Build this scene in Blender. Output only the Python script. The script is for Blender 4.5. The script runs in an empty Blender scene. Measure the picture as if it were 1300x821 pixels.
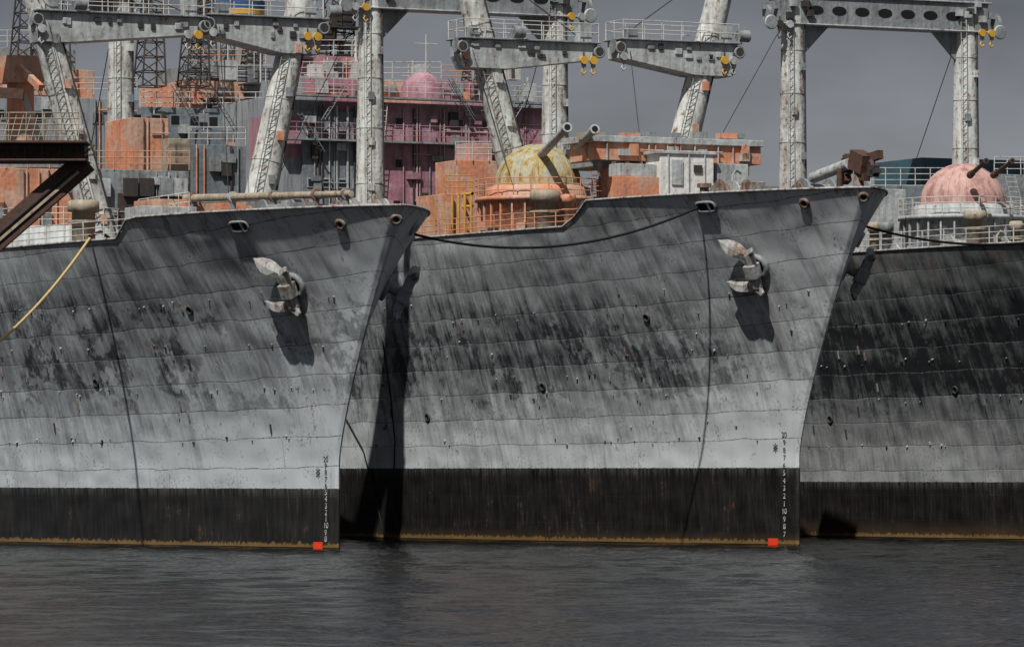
import bpy, bmesh, math, random
import numpy as np
from mathutils import Vector, Matrix
random.seed(7)
SC=bpy.context.scene
SC.view_settings.view_transform='Standard'
SC.view_settings.look='None'
SC.view_settings.exposure=0
V=Vector
# ------------------------------------------------------------------ survey
ZC=3.88; F=6250.0; D0=250.0
HX,HY=0.436,-0.9
SHIPS={1:(-8.8,0.0),2:(15.27,11.7),3:(39.3,22.9)}
def q(k,u,v,t):
    """ship-local point at transverse offset t (starboard +)"""
    Px,Py=SHIPS[k]; a=(u-650)/F
    s=(Px-.9*t-a*(D0+Py-.436*t))/(.436+.9*a)
    d=D0+Py+.9*s-.436*t
    return V((-s,-t,ZC+(600-v)*d/F))
def qs(k,u,v,s):
    Px,Py=SHIPS[k]; a=(u-650)/F
    t=(Px-.436*s-a*(D0+Py+.9*s))/(.9-.436*a)
    d=D0+Py+.9*s-.436*t
    return V((-s,-t,ZC+(600-v)*d/F))
def W(u,v,d):
    return V(((u-650)*d/F,d-D0,ZC+(600-v)*d/F))
ROT=math.atan2(HY,HX)
def ship_matrix(k):
    return Matrix.Translation((SHIPS[k][0],SHIPS[k][1],0))@Matrix.Rotation(ROT,4,'Z')

# ------------------------------------------------------------------ hull form
HS={1:dict(H=17.1,fore=17.1,aft=16.1,step=-9.6),2:dict(H=18.65,fore=18.65,aft=17.35,step=-10.2),3:dict(H=17.6,fore=17.5,aft=16.9,step=-3.)}
HB={1:3.08,2:4.15,3:3.35}
def sst(a,b,x):
    t=min(1,max(0,(x-a)/(b-a))); return t*t*(3-2*t)
def rake(k,z):
    zn=z/HS[k]['H']; return 7.6*max(0,(zn-.26)/.74)**1.3
def half(k,s,z):
    zn=min(1.02,max(0,z/HS[k]['H'])); w=zn**2.0
    A=10.3+.2*w; L=26*(1-w)+12.8*w; p=1.18*(1-w)+.88*w
    b=A*(1-math.exp(-(max(s,0)/L)**p)) if s>0 else 0
    if s>85: b*=1-.5*((s-85)/33)**2
    return b+.12*min(1,s/.15)
def topz(k,x):
    d=HS[k]; return d['aft']+(d['fore']-d['aft'])*sst(d['step']-1.1,d['step'],x)
def HP(k,s,z,side=1):
    return V((rake(k,z)-s,-side*half(k,s,z),z))
def inside(k,x,margin=.6):
    z=topz(k,x)-1.05; return max(0,half(k,rake(k,z)-x,z)-margin)
def qd(k,u,v,t,m=.7):
    """like q() but kept inboard of the bulwark"""
    for i in range(60):
        p=q(k,u,v,t)
        if abs(p.y)<=inside(k,p.x,m): return p
        t-=.15
    return p
def surf(k,s,z,side=1):
    p=HP(k,s,z,side); a=(HP(k,s-.15,z,side)-HP(k,s+.15,z,side)).normalized() # forward
    u=(HP(k,s,z+.15,side)-HP(k,s,z-.15,side)).normalized()
    n=a.cross(u) if side==1 else u.cross(a)
    n.normalize()
    if n.y*(-side)<0: n=-n
    u=(u-a*a.dot(u)).normalized()
    return p,a,u,n
GRID={}
def find_surf(k,u,v,side=1):
    m=ship_matrix(k)
    def pr(s,z):
        p=m@HP(k,s,z,side); d=p.y+D0
        return 650+p.x*F/d,600-(p.z-ZC)*F/d,s,z
    if (k,side) not in GRID: GRID[(k,side)]=[pr(i*.3,j*.3) for i in range(0,150) for j in range(0,64)]
    best=min(GRID[(k,side)],key=lambda g:(g[0]-u)**2+(g[1]-v)**2)
    fine=[pr(max(0,best[2]+i*.03),max(0,best[3]+j*.03)) for i in range(-10,11) for j in range(-10,11)]
    best=min(fine,key=lambda g:(g[0]-u)**2+(g[1]-v)**2)
    return best[2],best[3]

# ------------------------------------------------------------------ nodes
class NT:
    def __init__(s,name):
        s.m=bpy.data.materials.new(name); s.m.use_nodes=True
        s.t=s.m.node_tree; s.n=s.t.nodes; s.l=s.t.links
        s.b=s.n['Principled BSDF']; s.tc=s.n.new('ShaderNodeTexCoord')
    def link(s,a,b): s.l.new(a,b)
    def setin(s,inp,val):
        if isinstance(val,bpy.types.NodeSocket): s.l.new(val,inp)
        elif inp.type=='RGBA' and hasattr(val,'__len__') and len(val)==3: inp.default_value=(*val,1)
        else: inp.default_value=val
    def math(s,op,a,b=0.0,c=None,clamp=False):
        n=s.n.new('ShaderNodeMath'); n.operation=op; n.use_clamp=clamp
        s.setin(n.inputs[0],a); s.setin(n.inputs[1],b)
        if c is not None: s.setin(n.inputs[2],c)
        return n.outputs[0]
    def sep(s,v):
        n=s.n.new('ShaderNodeSeparateXYZ'); s.setin(n.inputs[0],v); return n.outputs
    def comb(s,x,y,z):
        n=s.n.new('ShaderNodeCombineXYZ')
        for i,a in enumerate((x,y,z)): s.setin(n.inputs[i],a)
        return n.outputs[0]
    def scale(s,v,sc):
        n=s.n.new('ShaderNodeMapping'); s.setin(n.inputs[0],v); n.inputs['Scale'].default_value=sc; return n.outputs[0]
    def noise(s,v,sc=1,det=5,rough=.6,dist=0):
        n=s.n.new('ShaderNodeTexNoise'); s.setin(n.inputs['Vector'],v)
        n.inputs['Scale'].default_value=sc; n.inputs['Detail'].default_value=det
        n.inputs['Roughness'].default_value=rough; n.inputs['Distortion'].default_value=dist
        return n.outputs['Fac']
    def white(s,v):
        n=s.n.new('ShaderNodeTexWhiteNoise'); s.setin(n.inputs['Vector'],v); return n.outputs['Value']
    def ramp(s,f,stops,const=False):
        n=s.n.new('ShaderNodeValToRGB'); s.setin(n.inputs[0],f)
        if const: n.color_ramp.interpolation='CONSTANT'
        e=n.color_ramp.elements
        while len(e)<len(stops): e.new(.5)
        for i,(p,c) in enumerate(stops):
            e[i].position=p
            if not hasattr(c,'__len__'): c=(c,c,c)
            e[i].color=(*c[:3],1)
        return n.outputs[0]
    def mr(s,f,a,b,c=0.,d=1.):
        n=s.n.new('ShaderNodeMapRange'); s.setin(n.inputs[0],f)
        for i,x in enumerate((a,b,c,d)): n.inputs[i+1].default_value=x
        return n.outputs[0]
    def mix(s,f,a,b,mode='MIX'):
        n=s.n.new('ShaderNodeMix'); n.data_type='RGBA'; n.blend_type=mode
        s.setin(n.inputs[0],f)
        for i,x in ((6,a),(7,b)):
            s.setin(n.inputs[i],x)
        return n.outputs[2]
    def bump(s,h,dist=1.0,st=1.0):
        n=s.n.new('ShaderNodeBump'); n.inputs['Distance'].default_value=dist; n.inputs['Strength'].default_value=st
        s.setin(n.inputs['Height'],h); s.link(n.outputs[0],s.b.inputs['Normal'])
    def out(s,col,rough=.6,metal=0.,spec=.3):
        s.setin(s.b.inputs['Base Color'],col); s.setin(s.b.inputs['Roughness'],rough)
        s.b.inputs['Metallic'].default_value=metal
        s.b.inputs['Specular IOR Level'].default_value=spec
        return s.m

def paint(name,base,dirt=(.05,.045,.04),rust=.35,dirtamt=.5,rough=.6,second=None,bump=True):
    k=NT(name); o=k.tc.outputs['Object']
    big=k.noise(o,.9,3,.65)
    st=k.noise(k.scale(o,(3.2,3.2,.35)),1.2,3,.65)
    fine=k.noise(o,9,2,.7)
    c=base
    if second: c=k.mix(k.ramp(k.noise(o,.55,3,.6),[(.46,0.),(.54,1.)]),base,second)
    m=k.mr(k.math('ADD',k.math('MULTIPLY',big,.5),k.math('MULTIPLY',st,.5)),.40,.64)
    c=k.mix(k.math('MULTIPLY',m,dirtamt,clamp=True),c,dirt)
    c=k.mix(k.math('MULTIPLY',fine,.4),c,k.mix(1.,c,(.5,.5,.5),'MULTIPLY'))
    rm=k.mr(k.math('ADD',k.math('MULTIPLY',k.noise(o,3.1,3,.75),.6),k.math('MULTIPLY',st,.4)),.62-.12*rust,.70-.1*rust)
    c=k.mix(k.math('MULTIPLY',rm,.85),c,k.mix(fine,(.05,.018,.008),(.24,.085,.03)))
    if bump: k.bump(k.math('MULTIPLY',k.noise(o,4,0,.7),.03),1.,.8)
    return k.out(c,rough)

M={}
M['mast']=paint('mast_paint',(.64,.66,.63),dirt=(.13,.12,.10),rust=.75,dirtamt=.65)
M['anchor']=paint('anchor_paint',(.40,.41,.40),dirt=(.10,.085,.07),rust=.9,dirtamt=.7)
M['gunwale']=paint('gunwale_paint',(.42,.44,.44),dirt=(.12,.07,.045),rust=1.0,dirtamt=.7,bump=False)
M['grey']=paint('grey_paint',(.27,.30,.31),rust=.35,dirtamt=.6)
M['ltgrey']=paint('light_grey_paint',(.47,.50,.50),rust=.45,dirtamt=.55)
M['bluegrey']=paint('blue_grey_paint',(.20,.235,.26),rust=.3,dirtamt=.55)
M['orange']=paint('orange_primer',(.68,.28,.16),dirt=(.20,.12,.09),rust=.35,dirtamt=.55,second=(.60,.38,.28))
M['purple']=paint('purple_primer',(.38,.175,.225),dirt=(.13,.09,.10),rust=.15,dirtamt=.65,second=(.44,.27,.31))
M['pink']=paint('pink_primer',(.58,.33,.29),dirt=(.2,.12,.1),rust=.15,dirtamt=.5,second=(.5,.40,.37))
M['yellow']=paint('yellow_paint',(.62,.36,.05),rust=.4,dirtamt=.3,bump=False)
M['blue']=paint('blue_paint',(.03,.10,.25),rust=.1,dirtamt=.3)
M['tan']=paint('tan_paint',(.42,.36,.27),rust=.5,dirtamt=.5)
M['dark']=paint('dark_steel',(.035,.035,.037),dirt=(.09,.07,.055),rust=.5,dirtamt=.5,bump=False)
M['brown']=paint('rusted_brown',(.09,.05,.037),dirt=(.03,.02,.02),rust=.7,dirtamt=.5,rough=.8)
M['rustmix']=paint('rusty_paint',(.30,.28,.26),dirt=(.10,.05,.03),rust=1.2,dirtamt=.9,rough=.8)
M['white']=paint('white_paint',(.76,.76,.73),dirt=(.38,.36,.33),rust=.15,dirtamt=.4)
M['rail']=paint('rail_paint',(.58,.57,.53),rust=.5,dirtamt=.4,bump=False)
M['orail']=paint('orange_rail',(.64,.31,.19),rust=.4,dirtamt=.3,bump=False)
M['yrail']=paint('yellow_rail',(.60,.33,.06),rust=.4,dirtamt=.3,bump=False)
M['red']=paint('red_mark',(.75,.05,.012),rust=.0,dirtamt=.15,bump=False)
M['deck']=paint('deck_paint',(.14,.12,.11),rust=.8,dirtamt=.6,rough=.85,bump=False)
M['teal']=paint('teal_paint',(.05,.12,.15),rust=.1,dirtamt=.4)
k=NT('black_hole'); M['hole']=k.out((.006,.006,.007),.8)
k=NT('window_glass'); M['glass']=k.out((.012,.014,.016),.12,0,.5)
k=NT('faded_mark'); M['fmark']=k.out(k.mix(k.mr(k.noise(k.tc.outputs['Object'],3,4,.7),.4,.6),(.2,.2,.2),(.6,.6,.58)),.7)
def rope_mat(n,c):
    k=NT(n); w=k.noise(k.tc.outputs['Object'],14,2,.6)
    k.bump(k.math('MULTIPLY',w,.02)); return k.out(k.mix(w,tuple(x*.5 for x in c),c),.85)
M['yrope']=rope_mat('yellow_rope',(.62,.46,.20)); M['krope']=rope_mat('black_rope',(.015,.014,.013))

def dome_mat():
    k=NT('weathered_dome'); o=k.tc.outputs['Object']
    st=k.noise(k.scale(o,(1.5,1.5,.35)),1.3,5,.72,.2); fi=k.noise(o,6,3,.7)
    c=k.ramp(st,[(.34,(.28,.31,.26)),(.47,(.46,.46,.37)),(.53,(.44,.33,.11)),(.60,(.32,.18,.05)),(.72,(.12,.07,.03))])
    c=k.mix(k.math('MULTIPLY',fi,.6),c,(.12,.10,.05))
    k.bump(k.math('MULTIPLY',fi,.03)); return k.out(c,.7)
M['dome']=dome_mat()
def pinkdome():
    k=NT('pink_dome'); o=k.tc.outputs['Object']
    st=k.noise(k.scale(o,(2.,2.,.5)),1.,5,.7,.3)
    c=k.ramp(st,[(.3,(.50,.36,.31)),(.48,(.44,.27,.24)),(.56,(.33,.18,.16)),(.72,(.2,.09,.07))])
    k.bump(k.math('MULTIPLY',st,.03)); return k.out(c,.7)
M['pdome']=pinkdome()
def patch():
    k=NT('patched_superstructure_paint'); o=k.tc.outputs['Object']; x,y,z=k.sep(o)
    w=k.noise(o,1.4,2,.5)
    fx=k.math('FLOOR',k.math('ADD',k.math('MULTIPLY',x,.21),k.math('MULTIPLY',w,.15)))
    fy=k.math('FLOOR',k.math('ADD',k.math('MULTIPLY',y,.27),k.math('MULTIPLY',w,.12)))
    fz=k.math('FLOOR',k.math('ADD',k.math('MULTIPLY',z,.38),k.math('MULTIPLY',w,.1)))
    r=k.white(k.comb(fx,fy,fz))
    c=k.ramp(r,[(0,(.25,.27,.29)),(.3,(.20,.22,.25)),(.48,(.36,.18,.22)),(.66,(.28,.30,.31)),(.78,(.58,.32,.24)),(.9,(.40,.24,.27))],True)
    st=k.noise(k.scale(o,(3,3,.35)),1.2,4,.65); fi=k.noise(o,7,3,.7)
    c=k.mix(k.mr(st,.45,.75,0,.75),c,(.06,.05,.05))
    c=k.mix(k.mr(fi,.6,.72,0,.7),c,(.13,.05,.025))
    return k.out(c,.65)
M['patch']=patch()

def hull_mat(name,zb,bias,dark_c,light_c,blotch,seed,midrange,stains,algae,ztop):
    k=NT(name); o=k.tc.outputs['Object']; x,y,z=k.sep(o)
    u,v0,_=k.sep(k.tc.outputs['UV'])
    us=k.math('ADD',u,seed*37.)
    wob=k.noise(k.comb(k.math('MULTIPLY',us,.45),seed,k.math('MULTIPLY',v0,.4)),1.,1,.5)
    v=k.math('ADD',v0,k.math('MULTIPLY',k.math('SUBTRACT',wob,.5),.3))
    vd=k.math('DIVIDE',v,1.42)
    row=k.math('FLOOR',vd); fr=k.math('FRACT',vd)
    off=k.math('MULTIPLY',k.white(k.comb(row,seed,0.)),7.)
    cu=k.math('DIVIDE',k.math('ADD',us,off),7.2)
    prand=k.white(k.comb(k.math('FLOOR',cu),row,seed))
    fu=k.math('FRACT',cu)
    sx=k.math('ADD',us,k.math('MULTIPLY',z,.20))
    streak=k.noise(k.comb(sx,seed,k.math('MULTIPLY',z,.11)),1.5,5,.68)
    streak2=k.noise(k.comb(k.math('MULTIPLY',us,3.6),seed,k.math('MULTIPLY',z,.25)),1.6,3,.7)
    big=k.noise(k.comb(k.math('MULTIPLY',us,.16),seed,k.math('MULTIPLY',z,.25)),1.,4,.64)
    med=k.noise(k.comb(us,seed,z),.8,5,.74)
    fine=k.noise(k.comb(us,y,z),6.,3,.75)
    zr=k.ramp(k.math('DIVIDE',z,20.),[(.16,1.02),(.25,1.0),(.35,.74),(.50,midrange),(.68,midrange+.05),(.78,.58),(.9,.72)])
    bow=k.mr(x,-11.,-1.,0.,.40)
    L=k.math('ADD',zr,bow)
    L=k.math('MULTIPLY_ADD',k.math('SUBTRACT',streak,.5),1.55,L)
    L=k.math('MULTIPLY_ADD',k.math('SUBTRACT',streak2,.5),.7,L)
    L=k.math('MULTIPLY_ADD',k.math('SUBTRACT',big,.5),1.6,L)
    L=k.math('MULTIPLY_ADD',k.math('SUBTRACT',med,.5),.9,L)
    L=k.math('MULTIPLY_ADD',k.math('SUBTRACT',prand,.5),.16,L)
    L=k.math('MULTIPLY_ADD',k.math('SUBTRACT',fr,.5),.14,L)  # lap shading put into the colour: each strake lightens upward
    L=k.math('ADD',L,bias)
    bm=k.math('MULTIPLY',k.mr(big,.48,.53),k.mr(med,.43,.50))
    win=k.math('MULTIPLY',k.mr(z,5.,8.),k.mr(z,14.5,12.))
    L=k.math('SUBTRACT',L,k.math('MULTIPLY',k.math('MULTIPLY',bm,win),blotch),clamp=True)
    c=k.mix(L,dark_c,light_c)
    jit=k.math('MULTIPLY',k.math('SUBTRACT',med,.5),.05)
    seam=k.math('LESS_THAN',k.math('ADD',fr,jit),.035)
    seamm=k.math('MULTIPLY',seam,k.mr(streak2,.35,.6,.2,.75))
    c=k.mix(seamm,c,(.016,.016,.017))
    hl=k.math('MULTIPLY',k.math('GREATER_THAN',k.math('ADD',fr,jit),.962),k.mr(streak2,.4,.6,0.,.3))  # painted highlight line along the plate laps
    c=k.mix(hl,c,(.45,.47,.48))
    butt=k.math('MULTIPLY',k.math('LESS_THAN',fu,.006),.35)
    c=k.mix(butt,c,(.03,.03,.03))
    chip=k.math('MULTIPLY',k.mr(fine,.54,.60),k.mr(med,.48,.6))
    c=k.mix(k.math('MULTIPLY',chip,.5),c,(.03,.03,.03))
    for (sxx,szz,wd,ln,am) in stains:
        dx=k.math('DIVIDE',k.math('SUBTRACT',k.math('ADD',u,k.math('MULTIPLY',med,.25)),sxx+.12),wd)
        g=k.math('SUBTRACT',1.,k.math('ABSOLUTE',dx),clamp=True)
        dz=k.mr(z,szz-ln,szz,0.,am); st2=k.math('LESS_THAN',z,szz)
        mk=k.math('MULTIPLY',k.math('MULTIPLY',g,dz),k.math('MULTIPLY',st2,k.mr(streak2,.3,.6,.3,1.)))
        c=k.mix(mk,c,(.10,.055,.035))
    rsum=k.math('ADD',k.math('MULTIPLY',med,.55),k.math('MULTIPLY',streak2,.45))
    rmask=k.math('MULTIPLY',k.mr(rsum,.585,.63),k.mr(fine,.4,.6))
    c=k.mix(k.math('MULTIPLY',rmask,.7),c,(.13,.07,.045))
    edge=k.math('MULTIPLY',k.mr(z,ztop-2.2,ztop-.2),k.mr(rsum,.50,.58))
    c=k.mix(k.math('MULTIPLY',edge,.6),c,(.14,.07,.04))
    ze=k.math('ADD',z,k.math('MULTIPLY',k.math('SUBTRACT',fine,.5),.16))
    boot=k.math('LESS_THAN',ze,zb)
    bc=k.mix(k.mr(streak2,.4,.75),(.005,.005,.005),(.020,.018,.016))
    bc=k.mix(k.mr(streak,.55,.75,0,.5),bc,(.04,.034,.03))
    low=k.mr(k.math('ADD',z,k.math('MULTIPLY',streak2,1.2)),algae+.4,.6)
    bc=k.mix(k.math('MULTIPLY',low,.6),bc,(.075,.042,.018))
    bc=k.mix(k.math('MULTIPLY',rmask,.5),bc,(.15,.07,.03))
    top=k.mr(z,zb-.5,zb,0.,.6); bc=k.mix(k.math('MULTIPLY',top,k.mr(streak2,.4,.6)),bc,(.09,.09,.085))
    c=k.mix(boot,c,bc)
    wl=k.math('LESS_THAN',k.math('ADD',z,k.math('MULTIPLY',k.math('SUBTRACT',streak2,.5),.7)),.28)
    c=k.mix(k.math('MULTIPLY',wl,.85),c,k.mix(fine,(.06,.035,.012),(.28,.17,.055)))
    wl2=k.math('LESS_THAN',z,.09); c=k.mix(wl2,c,(.01,.01,.009))
    pil=k.math('MULTIPLY',k.math('ABSOLUTE',k.math('SINE',k.math('MULTIPLY',us,math.pi/.76))),.010)
    pil=k.math('MULTIPLY',pil,k.mr(prand,0.,1.,.1,1.))
    h=k.math('MULTIPLY',fr,.030)
    h=k.math('ADD',h,pil)
    dent=k.noise(k.comb(us,seed,k.math('MULTIPLY',v,1.5)),.62,0,.5)
    h=k.math('MULTIPLY_ADD',dent,.10,h)
    h=k.math('MULTIPLY_ADD',wob,.12,h)
    k.bump(h,1.,1.)
    return k.out(c,k.mr(med,.3,.7,.36,.6),0.0,.5)
ANCH={}
for k,u,v in((1,374,362),(2,962,338)): ANCH[k]=find_surf(k,u,v,1)
ANCH[3]=(5.5,14.0)
def stains(k,pts):
    out=[]
    s,z=ANCH[k]; p=HP(k,s,z); out+=[(p.x-.3,p.z-.5,.5,6.,.8),(p.x+.5,p.z-.4,.25,4.,.7)]
    for u,v in pts:
        s,z=find_surf(k,u,v,1); p=HP(k,s,z); out.append((p.x,p.z-.2,random.uniform(.15,.4),random.uniform(1.5,4.5),.75))
    return out
HM={1:hull_mat('hull_paint_a',3.08,.07,(.030,.035,.039),(.42,.455,.475),.55,1.,.40,stains(1,[(305,290),(433,286),(140,310)]),.5,17.1),
    2:hull_mat('hull_paint_b',4.15,.05,(.028,.032,.036),(.46,.49,.505),.42,2.,.30,stains(2,[(897,266),(1022,262),(760,270)]),.9,18.6),
    3:hull_mat('hull_paint_c',3.35,-.15,(.017,.020,.022),(.28,.295,.30),.40,3.,.26,stains(3,[(1180,325)]),1.3,17.0)}

# ------------------------------------------------------------------ mesh builder
class MB:
    def __init__(s,name,parent=None,bevel=0.0):
        s.name=name; s.p=parent; s.v=[]; s.f=[]; s.mi=[]; s.sm=[]; s.mats=[]; s.bevel=bevel
    def m(s,key):
        mat=M[key] if isinstance(key,str) else key
        if mat not in s.mats: s.mats.append(mat)
        return s.mats.index(mat)
    def add(s,vs,fs,key,smooth=False):
        o=len(s.v); s.v+= [tuple(x) for x in vs]; i=s.m(key)
        for f in fs: s.f.append([o+a for a in f]); s.mi.append(i); s.sm.append(smooth)
    def box(s,c,size,key,rot=None):
        hx,hy,hz=[a/2 for a in size]
        vs=[V((x,y,z)) for x in(-hx,hx) for y in(-hy,hy) for z in(-hz,hz)]
        if rot: vs=[rot@a for a in vs]
        vs=[a+V(c) for a in vs]
        s.add(vs,[(0,1,3,2),(4,6,7,5),(0,4,5,1),(2,3,7,6),(0,2,6,4),(1,5,7,3)],key)
    def beam(s,p1,p2,w,h,key,w2=None,h2=None):
        p1=V(p1);p2=V(p2);d=(p2-p1).normalized(); up=V((0,0,1))
        if abs(d.z)>.95: up=V((1,0,0))
        a=d.cross(up).normalized(); b=a.cross(d)
        w2=w2 or w; h2=h2 or h; vs=[]
        for p,ww,hh in((p1,w,h),(p2,w2,h2)):
            for i,j in((-1,-1),(1,-1),(1,1),(-1,1)): vs.append(p+a*i*ww/2+b*j*hh/2)
        s.add(vs,[(3,2,1,0),(4,5,6,7),(0,1,5,4),(1,2,6,5),(2,3,7,6),(3,0,4,7)],key)
    def cyl(s,p1,p2,r1,r2,key,n=16,caps=True,smooth=True):
        p1=V(p1);p2=V(p2);d=(p2-p1).normalized(); up=V((0,0,1))
        if abs(d.z)>.95: up=V((1,0,0))
        a=d.cross(up).normalized(); b=a.cross(d); vs=[]
        for p,r in((p1,r1),(p2,r2)):
            for i in range(n):
                t=2*math.pi*i/n; vs.append(p+a*math.cos(t)*r+b*math.sin(t)*r)
        s.add(vs,[(i,(i+1)%n,n+(i+1)%n,n+i) for i in range(n)],key,smooth)
        if caps:
            s.add(vs,[list(range(n))[::-1],list(range(n,2*n))],key)
    def tube(s,pts,r,key,n=6):
        pts=[V(p) for p in pts]; vs=[]
        for i,p in enumerate(pts):
            d=(pts[min(i+1,len(pts)-1)]-pts[max(i-1,0)]).normalized(); up=V((0,0,1))
            if abs(d.z)>.98: up=V((1,0,0))
            a=d.cross(up).normalized(); b=a.cross(d)
            for j in range(n):
                t=2*math.pi*j/n; vs.append(p+a*math.cos(t)*r+b*math.sin(t)*r)
        s.add(vs,[(i*n+j,i*n+(j+1)%n,(i+1)*n+(j+1)%n,(i+1)*n+j) for i in range(len(pts)-1) for j in range(n)],key,True)
    def lathe(s,c,prof,key,n=40,axis=None):
        vs=[];c=V(c)
        for r,z in prof:
            for i in range(n):
                t=2*math.pi*i/n; vs.append(c+V((r*math.cos(t),r*math.sin(t),z)))
        m=len(prof)
        s.add(vs,[(i*n+j,i*n+(j+1)%n,(i+1)*n+(j+1)%n,(i+1)*n+j) for i in range(m-1) for j in range(n)],key,True)
    def torus(s,c,nrm,R,r,key,n=20,m=8,ex=1.0):
        c=V(c);nrm=V(nrm).normalized(); up=V((0,0,1))
        a=nrm.cross(up).normalized() if abs(nrm.z)<.98 else V((1,0,0)); b=nrm.cross(a); vs=[]
        for i in range(n):
            t=2*math.pi*i/n; e=a*math.cos(t)*ex+b*math.sin(t)
            for j in range(m):
                w=2*math.pi*j/m; vs.append(c+e*(R+r*math.cos(w))+nrm*r*math.sin(w))
        s.add(vs,[(i*m+j,((i+1)%n)*m+j,((i+1)%n)*m+(j+1)%m,i*m+(j+1)%m) for i in range(n) for j in range(m)],key,True)
    def disc(s,c,nrm,R,key,ex=1.0,n=20):
        c=V(c);nrm=V(nrm).normalized(); up=V((0,0,1))
        a=nrm.cross(up).normalized(); b=nrm.cross(a)
        s.add([c+a*math.cos(2*math.pi*i/n)*R*ex+b*math.sin(2*math.pi*i/n)*R for i in range(n)],[list(range(n))],key)
    def rail(s,pts,key='rail',h=1.05,sp=1.4,n=3,r=.028):
        pts=[V(p) for p in pts]
        for a,b in zip(pts,pts[1:]):
            L=(b-a).length; c=max(1,int(L/sp))
            for j in range(n):
                z=V((0,0,h*(j+1)/n)); s.tube([a+z,b+z],r,key,5)
            for i in range(c+1):
                p=a.lerp(b,i/c)+V((random.uniform(-.02,.02),0,0)); s.tube([p,p+V((random.uniform(-.03,.03),random.uniform(-.03,.03),h))],r*1.15,key,5)
    def ladder(s,p1,p2,side,key='rail',w=.45,sp=.35):
        p1=V(p1);p2=V(p2);side=V(side).normalized()*w/2
        s.tube([p1-side,p2-side],.03,key,4); s.tube([p1+side,p2+side],.03,key,4)
        c=int((p2-p1).length/sp)
        for i in range(c): 
            p=p1.lerp(p2,(i+.5)/c); s.tube([p-side,p+side],.022,key,4)
    def build(s,matrix=None):
        me=bpy.data.meshes.new(s.name); me.from_pydata(s.v,[],s.f)
        for m in s.mats: me.materials.append(m)
        for p,i,sm in zip(me.polygons,s.mi,s.sm): p.material_index=i; p.use_smooth=sm
        me.update(); o=bpy.data.objects.new(s.name,me); SC.collection.objects.link(o)
        if s.p: o.parent=s.p
        elif matrix: o.matrix_world=matrix
        if s.bevel:
            b=o.modifiers.new('bevel','BEVEL'); b.width=s.bevel; b.segments=2; b.limit_method='ANGLE'; b.angle_limit=math.radians(50)
        return o
def empty(name,matrix):
    e=bpy.data.objects.new(name,None); SC.collection.objects.link(e); e.matrix_world=matrix; e.empty_display_size=2; return e

def make_hull(k,parent):
    N=170; NZ=70; me=bpy.data.meshes.new('hull'); bm=bmesh.new(); uvl=bm.loops.layers.uv.new('UVMap')
    ss=[118*(i/N)**2.1 for i in range(N+1)]
    def strake(x,z,s):
        H=HS[k]['H']; return z-1.9*(max(z,0)/H)**1.5*math.exp(-max(s,0)/15.)+0.3
    for side in(1,-1):
        g=[]
        for s in ss:
            col=[]
            x0=7.5-s; zt=topz(k,x0)
            for j in range(NZ+1):
                z=-1.5+(zt+1.5)*j/NZ
                p=HP(k,s,z,side); vv=bm.verts.new(p); col.append((vv,(p.x,strake(p.x,z,s))))
            g.append(col)
        for i in range(N):
            for j in range(NZ):
                q4=[g[i][j],g[i+1][j],g[i+1][j+1],g[i][j+1]]
                if side==-1: q4=q4[::-1]
                f=bm.faces.new([a[0] for a in q4]); f.smooth=True
                for lp,a in zip(f.loops,q4): lp[uvl].uv=a[1]
    bmesh.ops.remove_doubles(bm,verts=bm.verts,dist=.0005)
    bmesh.ops.recalc_face_normals(bm,faces=bm.faces)
    bm.to_mesh(me); bm.free(); me.materials.append(HM[k])
    o=bpy.data.objects.new('hull',me); SC.collection.objects.link(o); o.parent=parent
    b=MB('deck_and_gunwale',parent)
    sd=[118*(i/90)**1.8 for i in range(91)]
    L=[];R=[];vs=[];fs=[]
    for s in sd:
        z=topz(k,7.5-s); L.append(HP(k,s,z,1)); R.append(HP(k,s,z,-1))
        yt=max(0,half(k,s,z)-.14); xt=rake(k,z)-s-.12
        zb=z-1.05; xb=min(xt,rake(k,zb)-.2); yb=max(0,half(k,rake(k,zb)-xb,zb)-.22)
        yb=min(yb,yt)
        vs+=[V((xt,-yt,z)),V((xb,-yb,zb)),V((xb,yb,zb)),V((xt,yt,z))]
    for i in range(len(L)-1):
        o4=i*4
        for j in range(3): fs.append((o4+j,o4+j+1,o4+5+j,o4+4+j))
    b.add(vs,[f for i,f in enumerate(fs) if i%3==1],'deck')
    b.add(vs,[f for i,f in enumerate(fs) if i%3!=1],'grey',True)
    b.tube(L,.07,'gunwale',6); b.tube(R,.07,'gunwale',6)
    zt=topz(k,-111); tz=[-1.5+(zt+1.5)*i/10 for i in range(11)]
    vs=[];
    for z in tz: vs+=[HP(k,118,z,1),HP(k,118,z,-1)]
    b.add(vs,[(2*i,2*i+1,2*i+3,2*i+2) for i in range(10)],'grey')
    b.build()
def edge_rail(b,k,x0,x1,key='rail',h=1.0,side=1,step=2.):
    n=max(1,int(abs(x1-x0)/step)); pts=[]
    for i in range(n+1):
        x=x0+(x1-x0)*i/n; z=topz(k,x); pts.append(V((x,-side*(half(k,rake(k,z)-x,z)-.2),z)))
    b.rail(pts,key,h,1.3,3)

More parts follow.
